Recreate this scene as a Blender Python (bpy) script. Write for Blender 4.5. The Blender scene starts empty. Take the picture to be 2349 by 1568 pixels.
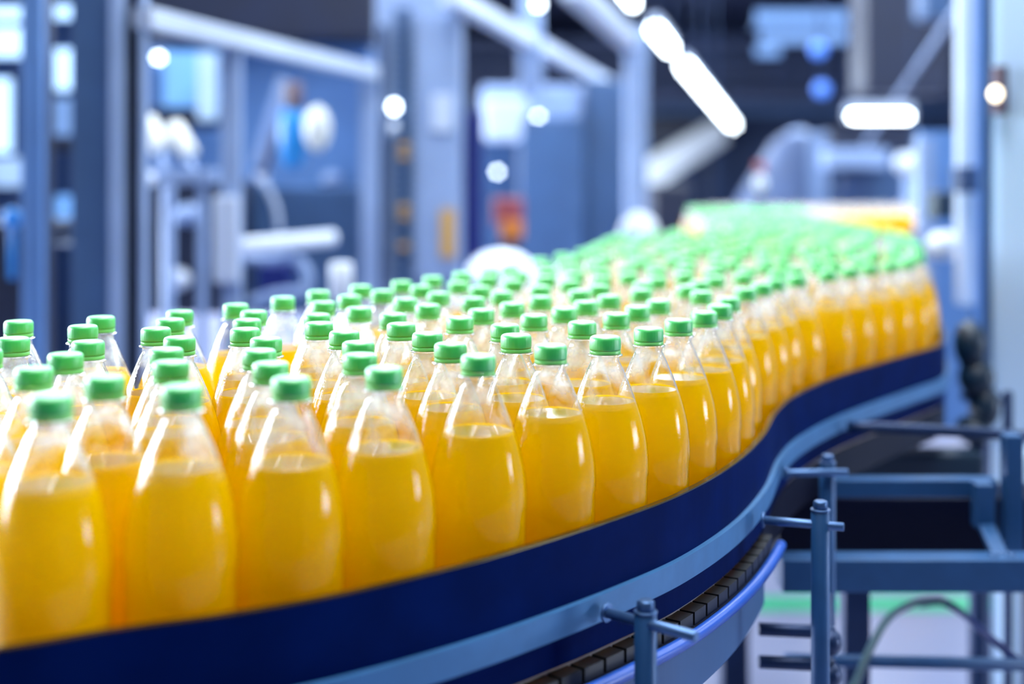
import bpy, bmesh, math, random
from mathutils import Vector, Matrix
PI = math.pi
rnd = random.Random(7)
scene = bpy.context.scene
C = scene.collection

# ------------------------------------------------------------------ camera, light, exposure
FPX, CX, HY, EYE = 3000.0, 1174.5, 400.0, 1.33       # focal length in pixels, optical axis column, horizon row, eye height
BELT = 0.90                                           # height of the conveyor surface
cam_data = bpy.data.cameras.new('camera')
cam = bpy.data.objects.new('camera', cam_data); C.objects.link(cam)
cam.location = (0, 0, EYE); cam.rotation_euler = (PI/2, 0, 0)
cam_data.sensor_width = 36.0
cam_data.lens = 36.0 * FPX / 2349.0
cam_data.shift_y = -(784.0 - HY) / 2349.0
cam_data.clip_start = 0.05; cam_data.clip_end = 200
cam_data.dof.use_dof = True
cam_data.dof.focus_distance = 1.30
cam_data.dof.aperture_fstop = 1.7
cam_data.dof.aperture_blades = 7
scene.camera = cam

world = bpy.data.worlds.new('world'); scene.world = world
world.use_nodes = True
bg = world.node_tree.nodes['Background']
bg.inputs[0].default_value = (0.80, 0.90, 1.0, 1); bg.inputs[1].default_value = 0.25

def area_light(name, loc, target, sx, sy, power, color):
    l = bpy.data.lights.new(name, 'AREA'); l.shape = 'RECTANGLE'; l.size = sx; l.size_y = sy
    l.energy = power; l.color = color
    o = bpy.data.objects.new(name, l); C.objects.link(o)
    o.location = loc
    o.rotation_euler = (Vector(target) - Vector(loc)).to_track_quat('-Z', 'Y').to_euler()
    return o
area_light('overhead_fill', (0.0, 3.0, 4.4), (0.3, 3.0, 0.9), 4.0, 1.2, 200, (0.95, 0.98, 1.0))  # added light without a fixture, brightens the crowd from above
area_light('overhead_fill', (0.2, 0.35, 4.3), (0.1, 0.5, 0.9), 4.0, 1.4, 150, (0.95, 0.98, 1.0))  # added fill over the front row, no lamp hangs here

vs = scene.view_settings
scene.display_settings.display_device = 'sRGB'
vs.view_transform = 'Standard'; vs.look = 'None'; vs.exposure = 0.0; vs.gamma = 1.0; vs.use_curve_mapping = False
cy = scene.cycles
cy.use_denoising = True; cy.adaptive_threshold = 0.03
cy.max_bounces = 18; cy.diffuse_bounces = 12; cy.glossy_bounces = 4; cy.transmission_bounces = 14
cy.transparent_max_bounces = 28
cy.caustics_reflective = False; cy.caustics_refractive = False
cy.sample_clamp_indirect = 6.0

# ------------------------------------------------------------------ materials
def lin(c):
    return tuple((v/255/12.92 if v/255 <= 0.04045 else ((v/255+0.055)/1.055)**2.4) for v in c)

def mat(name, rgb, rough=0.5, metal=0.0, spec=0.5, emit=None, strength=0.0, noise=0.0, nscale=8.0, bump=0.0, coat=0.0, stretch=(1, 1, 1)):
    m = bpy.data.materials.new(name); m.use_nodes = True
    nt = m.node_tree; b = nt.nodes['Principled BSDF']
    base = lin(rgb)
    b.inputs['Base Color'].default_value = (*base, 1)
    b.inputs['Roughness'].default_value = rough
    b.inputs['Metallic'].default_value = metal
    b.inputs['Specular IOR Level'].default_value = spec
    b.inputs['Coat Weight'].default_value = coat
    if emit:
        b.inputs['Emission Color'].default_value = (*lin(emit), 1); b.inputs['Emission Strength'].default_value = strength
    if noise or bump:
        tc = nt.nodes.new('ShaderNodeTexCoord'); mp = nt.nodes.new('ShaderNodeMapping'); mp.inputs['Scale'].default_value = stretch
        n = nt.nodes.new('ShaderNodeTexNoise'); n.inputs['Scale'].default_value = nscale; n.inputs['Detail'].default_value = 5
        nt.links.new(tc.outputs['Object'], mp.inputs[0]); nt.links.new(mp.outputs[0], n.inputs['Vector'])
        if noise:
            r = nt.nodes.new('ShaderNodeValToRGB')
            r.color_ramp.elements[0].position = 0.35; r.color_ramp.elements[1].position = 0.65
            r.color_ramp.elements[0].color = (*[max(0, v*(1-noise)) for v in base], 1)
            r.color_ramp.elements[1].color = (*[min(1, v*(1+noise)) for v in base], 1)
            nt.links.new(n.outputs['Fac'], r.inputs[0]); nt.links.new(r.outputs[0], b.inputs['Base Color'])
        if bump:
            bp = nt.nodes.new('ShaderNodeBump'); bp.inputs['Strength'].default_value = bump; bp.inputs['Distance'].default_value = 0.002
            nt.links.new(n.outputs['Fac'], bp.inputs['Height']); nt.links.new(bp.outputs[0], b.inputs['Normal'])
    return m

def mat_pet():
    m = bpy.data.materials.new('clear_plastic'); m.use_nodes = True
    nt = m.node_tree; nt.nodes.clear(); N = nt.nodes.new; K = nt.links.new
    out = N('ShaderNodeOutputMaterial'); tr = N('ShaderNodeBsdfTransparent'); tr.inputs[0].default_value = (0.988, 0.992, 0.995, 1)
    gl = N('ShaderNodeBsdfGlossy'); gl.inputs['Roughness'].default_value = 0.05
    lw = N('ShaderNodeLayerWeight'); lw.inputs['Blend'].default_value = 0.5     # facing = 1 - |N.V|, the same from either side of the thin wall
    pw = N('ShaderNodeMath'); pw.operation = 'POWER'; K(lw.outputs['Facing'], pw.inputs[0]); pw.inputs[1].default_value = 4.6
    fr = N('ShaderNodeMath'); fr.operation = 'MULTIPLY_ADD'; K(pw.outputs[0], fr.inputs[0]); fr.inputs[1].default_value = 0.96; fr.inputs[2].default_value = 0.020
    # condensation: fine droplets cling to the inside of the shell
    tc = N('ShaderNodeTexCoord'); n1 = N('ShaderNodeTexNoise'); n1.inputs['Scale'].default_value = 420; n1.inputs['Detail'].default_value = 2
    n2 = N('ShaderNodeTexNoise'); n2.inputs['Scale'].default_value = 38; n2.inputs['Detail'].default_value = 3
    K(tc.outputs['Object'], n1.inputs['Vector']); K(tc.outputs['Object'], n2.inputs['Vector'])
    bp = N('ShaderNodeBump'); bp.inputs['Strength'].default_value = 0.25; bp.inputs['Distance'].default_value = 0.0006
    K(n1.outputs['Fac'], bp.inputs['Height']); K(bp.outputs[0], gl.inputs['Normal'])
    r = N('ShaderNodeMapRange'); r.inputs['From Min'].default_value = 0.4; r.inputs['From Max'].default_value = 0.75
    r.inputs['To Min'].default_value = 0.0; r.inputs['To Max'].default_value = 0.75
    K(n2.outputs['Fac'], r.inputs['Value'])
    sx = N('ShaderNodeSeparateXYZ'); K(tc.outputs['Object'], sx.inputs[0])
    hz = N('ShaderNodeMapRange'); hz.inputs['From Min'].default_value = 0.205; hz.inputs['From Max'].default_value = 0.226
    K(sx.outputs['Z'], hz.inputs['Value'])
    wet = N('ShaderNodeMath'); wet.operation = 'MULTIPLY'; K(r.outputs[0], wet.inputs[0]); K(hz.outputs[0], wet.inputs[1])
    # two wall faces reflect above the drink, only the outer one where drink wets the wall
    dbl = N('ShaderNodeMapRange'); dbl.inputs['From Min'].default_value = 0.208; dbl.inputs['From Max'].default_value = 0.214
    dbl.inputs['To Min'].default_value = 1.0; dbl.inputs['To Max'].default_value = 2.8
    K(sx.outputs['Z'], dbl.inputs['Value'])
    mr = N('ShaderNodeMath'); mr.operation = 'MULTIPLY'; mr.use_clamp = True; K(fr.outputs[0], mr.inputs[0]); K(dbl.outputs[0], mr.inputs[1])
    df = N('ShaderNodeBsdfTranslucent'); df.inputs['Color'].default_value = (0.9, 0.95, 1, 1)
    dd = N('ShaderNodeBsdfDiffuse'); dd.inputs['Color'].default_value = (0.9, 0.95, 1, 1)
    mx0 = N('ShaderNodeMixShader'); K(df.outputs[0], mx0.inputs[1]); K(dd.outputs[0], mx0.inputs[2])
    mx1 = N('ShaderNodeMixShader'); K(wet.outputs[0], mx1.inputs[0]); K(tr.outputs[0], mx1.inputs[1]); K(mx0.outputs[0], mx1.inputs[2])
    mx2 = N('ShaderNodeMixShader'); K(mr.outputs[0], mx2.inputs[0]); K(mx1.outputs[0], mx2.inputs[1]); K(gl.outputs[0], mx2.inputs[2])
    K(mx2.outputs[0], out.inputs['Surface'])
    return m

def mat_drink(name, front, through, clear, gloss):
    # cloudy soft drink: part of the light is scattered back, the rest passes into the bottle
    m = bpy.data.materials.new(name); m.use_nodes = True
    nt = m.node_tree; nt.nodes.clear(); N = nt.nodes.new; K = nt.links.new
    out = N('ShaderNodeOutputMaterial')
    df = N('ShaderNodeBsdfDiffuse'); df.inputs[0].default_value = (*front, 1)
    tl = N('ShaderNodeBsdfTranslucent'); tl.inputs[0].default_value = (*through, 1)
    mx = N('ShaderNodeMixShader'); mx.inputs[0].default_value = clear; K(df.outputs[0], mx.inputs[1]); K(tl.outputs[0], mx.inputs[2])
    gl = N('ShaderNodeBsdfGlossy'); gl.inputs['Roughness'].default_value = 0.06
    lw = N('ShaderNodeLayerWeight'); lw.inputs['Blend'].default_value = gloss
    m2 = N('ShaderNodeMixShader'); K(lw.outputs['Fresnel'], m2.inputs[0]); K(mx.outputs[0], m2.inputs[1]); K(gl.outputs[0], m2.inputs[2])
    K(m2.outputs[0] if gloss else mx.outputs[0], out.inputs['Surface'])
    return m

def mat_cap():
    m = mat('green_plastic', (40, 200, 70), rough=0.42, spec=0.5)
    b = m.node_tree.nodes['Principled BSDF']
    b.inputs['Base Color'].default_value = (0.012, 0.55, 0.075, 1)
    b.inputs['Specular IOR Level'].default_value = 0.8; b.inputs['Coat Weight'].default_value = 0.8; b.inputs['Coat Roughness'].default_value = 0.5; b.inputs['Coat IOR'].default_value = 1.8
    return m

M = dict(
    pet=mat_pet(), drink=mat_drink('orange_drink', (1.0, 0.62, 0.0), (1.0, 0.80, 0.0), 0.6, 0.0), drink_top=mat_drink('shaded_drink_surface', (0.62, 0.42, 0.02), (1.0, 0.8, 0.1), 0.7, 0.25), cap=mat_cap(),  # the drink's top gets a darker tone standing for shade
    band=mat('pale_green_plastic', (120, 215, 110), rough=0.3),
    navy=mat('navy_plastic', (1, 24, 80), rough=0.55, spec=0.02, noise=0.15, nscale=14),
    navy_edge=mat('polished_edge', (70, 62, 26), rough=0.25, metal=0.6),  # olive tone stands for the orange bottles reflected in the edge
    strip=mat('blue_grey_steel', (58, 114, 166), rough=0.5, metal=0.15, noise=0.08, nscale=30),
    steel=mat('brushed_steel', (70, 104, 150), rough=0.35, metal=0.6, noise=0.1, nscale=40),
    dark_steel=mat('dark_steel', (18, 44, 84), rough=0.4, metal=0.4, noise=0.1, nscale=20),
    chain=mat('black_plastic', (9, 10, 13), rough=0.45),
    belt=mat('belt_plastic', (165, 165, 168), rough=0.4, noise=0.2, nscale=30),
    bluetube=mat('blue_tube', (22, 80, 180), rough=0.35),
    panel=mat('pale_blue_panel', (48, 92, 142), rough=0.5, noise=0.1, nscale=6),
    frame=mat('frame_blue_steel', (32, 78, 126), rough=0.45, metal=0.2, noise=0.08, nscale=25),
    ink=mat('dark_navy_cover', (1, 7, 36), rough=0.5, spec=0.15),
    floor=mat('floor_coating', (142, 145, 168), rough=0.18, noise=0.06, nscale=1.2),
    green=mat('green_line', (37, 162, 114), rough=0.5),
    cable_green=mat('grey_green_cable', (56, 87, 100), rough=0.5),
    cable_blue=mat('navy_cable', (20, 41, 99), rough=0.5),
    pale=mat('pale_frame_metal', (168, 182, 206), rough=0.45, noise=0.04, nscale=6),
    lilac=mat('lilac_grey_metal', (128, 150, 188), rough=0.45, metal=0.1, noise=0.06, nscale=6),
    mid=mat('blue_grey_metal', (50, 79, 118), rough=0.5, metal=0.1, noise=0.1, nscale=5),
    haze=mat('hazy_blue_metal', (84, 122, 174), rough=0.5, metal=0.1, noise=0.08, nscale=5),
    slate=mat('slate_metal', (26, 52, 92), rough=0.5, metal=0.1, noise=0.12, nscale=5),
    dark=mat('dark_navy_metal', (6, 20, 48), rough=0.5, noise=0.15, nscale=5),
    deep=mat('deep_blue_paint', (2, 24, 98), rough=0.45),
    cyan=mat('cyan_plastic', (20, 124, 197), rough=0.4),
    bright=mat('bright_white_sheet', (240, 245, 250), rough=0.4),
    cream=mat('cream_plastic', (200, 204, 202), rough=0.5),
    white=mat('white_plastic', (196, 206, 222), rough=0.35),
    red=mat('red_paint', (143, 66, 72), rough=0.5),
    amber=mat('amber_paint', (196, 114, 37), rough=0.5),
    ochre=mat('ochre_mark', (181, 143, 75), rough=0.5),
    brown=mat('brown_plastic', (78, 63, 75), rough=0.5),
    teal=mat('teal_dark_metal', (8, 38, 60), rough=0.45),
    cabinet=mat('pale_cabinet_paint', (176, 204, 232), rough=0.4, noise=0.03, nscale=3),
    glassblue=mat('light_blue_glazing', (130, 185, 240), rough=0.2, noise=0.1, nscale=4),
    truss=mat('grey_truss', (20, 36, 70), rough=0.6, noise=0.15, nscale=2),
    ceil=mat('dark_ceiling', (8, 26, 62), rough=0.8, noise=0.15, nscale=0.6),
    wallm=mat('hall_wall', (24, 48, 88), rough=0.7, noise=0.15, nscale=0.5),
    lamp=mat('lamp_glow', (240, 250, 255), rough=0.5, emit=(235, 248, 255), strength=16.0),
    lampsoft=mat('lamp_glow_soft', (240, 250, 255), rough=0.5, emit=(230, 244, 255), strength=11.0),
    bluelamp=mat('blue_lamp_glow', (60, 110, 200), rough=0.4, emit=(70, 120, 215), strength=1.0),
    lampwarm=mat('lamp_glow_warm', (255, 240, 210), rough=0.5, emit=(255, 238, 205), strength=5.0),
    sky=mat('daylight_pane', (220, 235, 255), rough=0.3, emit=(232, 243, 255), strength=34.0),
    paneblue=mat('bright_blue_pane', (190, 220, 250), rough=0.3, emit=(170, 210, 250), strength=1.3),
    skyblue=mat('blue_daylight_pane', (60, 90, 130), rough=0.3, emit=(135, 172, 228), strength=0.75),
)

# ------------------------------------------------------------------ mesh helpers
def V(x, y, z): return Vector((x, y, z))
def at(px, py, Z): return V((px-CX)*Z/FPX, Z, EYE-(py-HY)*Z/FPX)       # a photo pixel at a known depth
def bm_new(): return bmesh.new()
def add_box(bm, lo, hi, bevel=0.0, mi=0):
    t = bmesh.new(); bmesh.ops.create_cube(t, size=1.0)
    for v in t.verts:
        v.co = V(*[(lo[i]+hi[i])/2 + v.co[i]*(hi[i]-lo[i]) for i in range(3)])
    if bevel > 0:
        bmesh.ops.bevel(t, geom=t.edges[:], offset=bevel, segments=2, affect='EDGES', profile=0.6)
    merge(bm, t, mi)
def merge(bm, t, mi=0, mx=None):
    vm = {}
    for v in t.verts: vm[v] = bm.verts.new(mx @ v.co if mx else v.co)
    for f in t.faces:
        try:
            g = bm.faces.new([vm[v] for v in f.verts]); g.smooth = f.smooth; g.material_index = mi if mi else f.material_index
        except ValueError: pass
    t.free()
def add_lathe(bm, prof, n=32, mx=None, cap0=True, cap1=True, flute=None, mi=0):
    rings = []
    for (r, z) in prof:
        ring = []
        for k in range(n):
            a = 2*PI*k/n
            rr = r*(1+flute(a, z)) if flute else r
            p = V(rr*math.cos(a), rr*math.sin(a), z)
            ring.append(bm.verts.new(mx @ p if mx else p))
        rings.append(ring)
    for i in range(len(rings)-1):
        for k in range(n):
            f = bm.faces.new((rings[i][k], rings[i][(k+1) % n], rings[i+1][(k+1) % n], rings[i+1][k])); f.smooth = True; f.material_index = mi
    if cap0: f = bm.faces.new(rings[0][::-1]); f.material_index = mi
    if cap1: f = bm.faces.new(rings[-1]); f.material_index = mi
def frame_to(a, b):
    d = (b-a); q = d.to_track_quat('Z', 'Y')
    return Matrix.Translation(a) @ q.to_matrix().to_4x4(), d.length
def add_rod(bm, a, b, r, n=16, bev=None, mi=0):
    mx, L = frame_to(Vector(a), Vector(b)); e = bev if bev is not None else r*0.15
    add_lathe(bm, [(r-e, 0), (r, e), (r, L-e), (r-e, L)], n, mx, mi=mi)
def add_tube(bm, pts, r, n=10):
    pts = [Vector(p) for p in pts]; rings = []
    for i, p in enumerate(pts):
        d = (pts[min(i+1, len(pts)-1)] - pts[max(i-1, 0)]).normalized()
        q = d.to_track_quat('Z', 'Y').to_matrix()
        rings.append([bm.verts.new(p + q @ V(r*math.cos(2*PI*k/n), r*math.sin(2*PI*k/n), 0)) for k in range(n)])
    for i in range(len(rings)-1):
        A, B = rings[i], rings[i+1]
        off = min(range(n), key=lambda s: (A[0].co-B[s].co).length)
        for k in range(n):
            f = bm.faces.new((A[k], A[(k+1) % n], B[(k+1+off) % n], B[(k+off) % n])); f.smooth = True
    bm.faces.new(rings[0][::-1]); bm.faces.new(rings[-1])
def add_beam(bm, a, b, w, h, bevel=0.0):
    mx, L = frame_to(Vector(a), Vector(b))
    t = bmesh.new(); add_box(t, (-w/2, -h/2, 0), (w/2, h/2, L), bevel); merge(bm, t, 0, mx)
def add_ellipsoid(bm, c, rx, ry, rz, n=24, lo=-1.0, hi=1.0, mx=None):
    prof = []
    for i in range(13):
        s = lo+(hi-lo)*i/12; s = max(-0.9995, min(0.9995, s)); prof.append((math.sqrt(1-s*s), s))
    m = (mx or Matrix.Identity(4)) @ Matrix.Translation(Vector(c)) @ Matrix.Diagonal((rx, ry, rz, 1))
    add_lathe(bm, prof, n, m)
def add_sweep(bm, path, prof, closed=True):
    """path: points in plan; prof: (offset outwards to the right of travel, height)."""
    rings = []
    for i, p in enumerate(path):
        a, b = path[max(i-1, 0)], path[min(i+1, len(path)-1)]
        dx, dy = b[0]-a[0], b[1]-a[1]; L = math.hypot(dx, dy); nx, ny = dy/L, -dx/L
        rings.append([bm.verts.new((p[0]+nx*o, p[1]+ny*o, z)) for o, z in prof])
    m = len(prof)
    for i in range(len(rings)-1):
        for k in range(m if closed else m-1):
            f = bm.faces.new((rings[i][k], rings[i+1][k], rings[i+1][(k+1) % m], rings[i][(k+1) % m])); f.smooth = False
    if closed: bm.faces.new(rings[0]); bm.faces.new(rings[-1][::-1])

def mesh_of(name, bm, mats):
    bmesh.ops.recalc_face_normals(bm, faces=bm.faces[:])
    me = bpy.data.meshes.new(name); bm.to_mesh(me); bm.free()
    for m in (mats if isinstance(mats, (list, tuple)) else [mats]): me.materials.append(M[m] if isinstance(m, str) else m)
    return me
def obj(name, bm, mats, parent=None):
    me = bm if isinstance(bm, bpy.types.Mesh) else mesh_of(name, bm, mats)
    o = bpy.data.objects.new(name, me); C.objects.link(o)
    if parent is not None:
        o.parent = parent; o.matrix_parent_inverse = Matrix.Translation(-parent.location) if parent.type == 'EMPTY' else Matrix.Identity(4)
    return o
def tag(o, label, cat, group=None, kind=None):
    o['label'] = label; o['category'] = cat
    if group: o['group'] = group
    if kind: o['kind'] = kind
    return o
def thing(name, label, cat, loc=(0, 0, 0), group=None):
    o = bpy.data.objects.new(name, None); C.objects.link(o); o.location = loc; o.empty_display_size = 0.05
    return tag(o, label, cat, group)
def struct(name, bm, m):
    o = obj(name, bm, m); o['kind'] = 'structure'; return o
def pbox(x0, x1, y0, y1, Z, depth, bevel=0.0, bm=None):
    """A box whose front face stands at depth Z and covers these photo columns and rows there."""
    bm = bm or bm_new(); a, b = at(x0, y1, Z), at(x1, y0, Z)
    add_box(bm, (a.x, Z, a.z), (b.x, Z+depth, b.z), bevel); return bm
def base_of(x, Z): return ((x-CX)*Z/FPX, Z, 0)

def catmull(pts, n):
    p = [tuple(2*a-b for a, b in zip(pts[0], pts[1]))]+list(pts)+[tuple(2*a-b for a, b in zip(pts[-1], pts[-2]))]
    out = []
    for i in range(1, len(p)-2):
        for k in range(n):
            t = k/n; a, b, c, d = p[i-1], p[i], p[i+1], p[i+2]
            out.append(tuple(0.5*((2*B)+(-A+Cc)*t+(2*A-5*B+4*Cc-D)*t*t+(-A+3*B-3*Cc+D)*t**3) for A, B, Cc, D in zip(a, b, c, d)))
    out.append(pts[-1]); return out

# ------------------------------------------------------------------ the hall
AX = math.radians(11.35)                                 # the hall's long axis, seen from the camera
def hall(r, d, z): return V(r*math.cos(AX)+d*math.sin(AX), -r*math.sin(AX)+d*math.cos(AX), z)
def hall_box(bm, r0, r1, d0, d1, z0, z1):
    t = bmesh.new(); add_box(t, (r0, d0, z0), (r1, d1, z1))
    for v in t.verts: v.co = hall(*v.co)
    merge(bm, t)

bm = bm_new(); hall_box(bm, -9, 9, -4, 30, -0.1, 0.0); struct('floor', bm, 'floor')
bm = bm_new(); hall_box(bm, -9, 9, -4, 30, 4.6, 4.8); struct('ceiling', bm, 'ceil')
bm = bm_new(); hall_box(bm, -9, 9, 30, 30.2, 0, 4.6); struct('wall_back', bm, 'wallm')
bm = bm_new(); hall_box(bm, -9, 9, -0.95, -0.75, 0, 4.6); struct('unseen_dark_wall', bm, 'dark')  # added out of view behind the camera so bottles reflect darkness
bm = bm_new()
hall_box(bm, 8.8, 9, -4, 2.2, 0, 4.6); hall_box(bm, 8.8, 9, 4.6, 30, 0, 4.6); hall_box(bm, 8.8, 9, 2.2, 4.6, 0, 1.0); hall_box(bm, 8.8, 9, 2.2, 4.6, 2.3, 4.6)
struct('wall_right', bm, 'wallm')
bm = bm_new()
hall_box(bm, -9, -8.8, -4, 30, 0, 1.2); hall_box(bm, -9, -8.8, -4, 30, 3.6, 4.6)
for d0, d1 in ((-4, -1.2), (6.8, 9.0), (15.8, 30)): hall_box(bm, -9, -8.8, d0, d1, 1.2, 3.6)
struct('wall_left', bm, 'wallm')
for i, (d0, d1) in enumerate(((-1.2, 6.8), (9.0, 15.8))):
    w = bm_new()
    hall_box(w, -8.9, -8.88, d0, d1, 1.2, 3.6)
    wo = struct('window_%d' % (i+1), w, 'sky')
    f = bm_new()
    for k in range(6):
        dd = d0+(d1-d0)*k/5; hall_box(f, -8.92, -8.80, dd-0.04, dd+0.04, 1.2, 3.6)
    hall_box(f, -8.92, -8.80, d0, d1, 2.36, 2.44)
    obj('window_frame', f, 'pale', wo)
w = bm_new(); hall_box(w, 8.88, 8.9, 2.2, 4.6, 1.0, 2.3); wo = struct('window_9', w, 'sky')
f = bm_new(); hall_box(f, 8.80, 8.92, 2.16, 2.24, 1.0, 2.3); hall_box(f, 8.80, 8.92, 4.56, 4.64, 1.0, 2.3); hall_box(f, 8.80, 8.92, 2.24, 4.56, .96, 1.04); hall_box(f, 8.80, 8.92, 2.24, 4.56, 2.26, 2.34)
obj('window_frame', f, 'pale', wo)
# unseen luminous strips added under the ceiling to light bottles and caps
for i, r in enumerate((-6, -3.6, -1.2, 1.2, 3.6, 6)):
    w = bm_new(); hall_box(w, r-0.5, r+0.5, 3.5, 22.3, 4.55, 4.6)
    o = struct('window_%d' % (i+3), w, 'lampsoft')

# ------------------------------------------------------------------ the conveyor
R_PTS = [(-1.0,.60),(-.7,.72),(-.5,.795),(-.34,.872),(-.28,.906),(-.21,.937),(-.138,.979),(-.06,1.041),(.01,1.108),(.09,1.197),(.162,1.29),(.235,1.42),(.296,1.57),(.345,1.73),(.40,1.865),(.49,2.02),(.596,2.166),(.70,2.30),(.786,2.415),(.84,2.55),(.89,2.72),(.97,3.0),(1.05,3.35),(1.12,3.75),(1.16,4.2),(1.2,4.8),(1.26,5.5),(1.40,6.2),(1.75,6.8),(2.3,7.1),(2.8,7.2)]
L_PTS = [(-1.45,1.22),(-1.0,1.30),(-.75,1.36),(-.54,1.44),(-.46,1.49),(-.40,1.55),(-.33,1.69),(-.29,1.80),(-.225,1.905),(-.18,1.97),(-.15,2.05),(-.05,2.25),(.02,2.5),(.12,2.8),(.215,3.3),(.27,3.5),(.40,3.68),(.53,3.85),(.61,4.2),(.68,4.9),(.78,6.0),(.92,6.9),(1.15,7.45),(1.6,7.65),(2.8,7.75)]
RP, LP = catmull(R_PTS, 8), catmull(L_PTS, 8)
LPR = LP[::-1]                                             # walked backwards so that outwards is to the right of travel

def resample(path, n):
    s = [0]
    for a, b in zip(path, path[1:]): s.append(s[-1]+math.hypot(b[0]-a[0], b[1]-a[1]))
    out = []; j = 0
    for i in range(n):
        t = s[-1]*i/(n-1)
        while j < len(s)-2 and s[j+1] < t: j += 1
        u = (t-s[j])/max(1e-9, s[j+1]-s[j]); a, b = path[j], path[j+1]
        out.append((a[0]+(b[0]-a[0])*u, a[1]+(b[1]-a[1])*u))
    return out

bm = bm_new()
ra, la = resample(RP, 160), resample(LP, 160)
rows = []
for a, b in zip(ra, la):
    rows.append([bm.verts.new((a[0]+(b[0]-a[0])*k/6, a[1]+(b[1]-a[1])*k/6, BELT)) for k in range(7)])
for i in range(159):
    for k in range(6): bm.faces.new((rows[i][k], rows[i+1][k], rows[i+1][k+1], rows[i][k+1]))
ext = bmesh.ops.extrude_face_region(bm, geom=bm.faces[:])
for v in ext['geom']:
    if isinstance(v, bmesh.types.BMVert): v.co.z -= 0.012
conv = thing('bottle_conveyor', 'curving bottle conveyor with dark belt, black link edge and blue tube along its side', 'conveyor', (0, 1.6, 0))
obj('belt', bm, 'belt', conv)
bm = bm_new(); n = int(7/0.019)
NEAR = [p for p in RP if p[1] < 1.60]; FAR = [p for p in RP if p[1] >= 1.55]
near = resample(NEAR, 112)
for i in range(0, 110, 2):                                 # plate ends of the belt chain, one black link beside the other
    a, b = near[i], near[i+1]; dx, dy = b[0]-a[0], b[1]-a[1]; L = math.hypot(dx, dy); nx, ny = dy/L, -dx/L
    q = [(a[0]-nx*.004, a[1]-ny*.004), (a[0]+nx*.016, a[1]+ny*.016), (a[0]+dx*1.72+nx*.016, a[1]+dy*1.72+ny*.016), (a[0]+dx*1.72-nx*.004, a[1]+dy*1.72-ny*.004)]
    vb = [bm.verts.new((x, y, BELT-.014)) for x, y in q]; vt = [bm.verts.new((x, y, BELT-.001)) for x, y in q]
    bm.faces.new(vb[::-1]); bm.faces.new(vt)
    for k in range(4): bm.faces.new((vb[k], vb[(k+1) % 4], vt[(k+1) % 4], vt[k]))
obj('link_edge', bm, 'chain', conv)
bm = bm_new(); add_sweep(bm, NEAR, [(-.004, BELT-.016), (.010, BELT-.016), (.010, BELT-.03), (-.004, BELT-.03)]); obj('chain_track', bm, 'ink', conv)
bm = bm_new(); off = []
for i, p in enumerate(NEAR):
    a, b = NEAR[max(i-1, 0)], NEAR[min(i+1, len(NEAR)-1)]; dx, dy = b[0]-a[0], b[1]-a[1]; L = math.hypot(dx, dy)
    off.append((p[0]+dy/L*.024, p[1]-dx/L*.024, BELT-.018))
add_tube(bm, off, .0065, 12); tb = obj('side_tube', bm, 'bluetube', conv); tb['label'] = 'bright blue round tube'
bm = bm_new(); add_sweep(bm, NEAR, [(-.01, BELT-.035), (.004, BELT-.035), (.004, BELT-.09), (-.01, BELT-.09)]); obj('side_panel', bm, 'panel', conv)
bm = bm_new(); add_sweep(bm, FAR, [(-.01, BELT-.002), (.004, BELT-.002), (.004, BELT-.052), (-.01, BELT-.052)]); obj('side_panel', bm, 'ink', conv)  # near-black colour stands for the shadow beyond the bend
bm = bm_new(); add_sweep(bm, LPR, [(-.01, BELT-.015), (.004, BELT-.015), (.004, BELT-.09), (-.01, BELT-.09)]); obj('side_panel', bm, 'panel', conv)
for (x, y) in ((-.35, 1.15), (.12, 1.75), (.50, 2.95), (.8, 4.6), (1.6, 7.25)):
    bm = bm_new(); add_box(bm, (x-.03, y-.03, 0.012), (x+.03, y+.03, BELT-.013), .004); add_box(bm, (x-.07, y-.07, 0), (x+.07, y+.07, .012), .002); obj('leg', bm, 'dark_steel', conv)

def guide(path, label):
    t = thing('guide_rail', label, 'guide rail', (path[len(path)//3][0], path[len(path)//3][1], BELT))
    bm = bm_new(); add_sweep(bm, path, [(.0005, BELT+.053), (.0055, BELT+.053), (.0055, BELT+.1145), (.0005, BELT+.1145)]); obj('guide_plate', bm, 'navy', t)
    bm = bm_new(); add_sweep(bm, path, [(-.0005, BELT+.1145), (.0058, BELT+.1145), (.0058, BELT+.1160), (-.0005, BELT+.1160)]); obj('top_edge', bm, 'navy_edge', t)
    bm = bm_new(); add_sweep(bm, path, [(.0055, BELT+.031), (.0115, BELT+.031), (.0115, BELT+.055), (.0055, BELT+.055)]); s = obj('flat_bar', bm, 'strip', t); s['label'] = 'pale blue steel flat bar'
    bm = bm_new(); add_sweep(bm, path, [(.0005, BELT+.004), (.0050, BELT+.004), (.0050, BELT+.053), (.0005, BELT+.053)]); obj('lower_plate', bm, 'navy', t)
    return t
guide(RP, 'dark navy guide rail curving along the near side of the bottles')
guide(LPR, 'guide rail along the far side of the bottles, mostly hidden behind caps')

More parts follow.
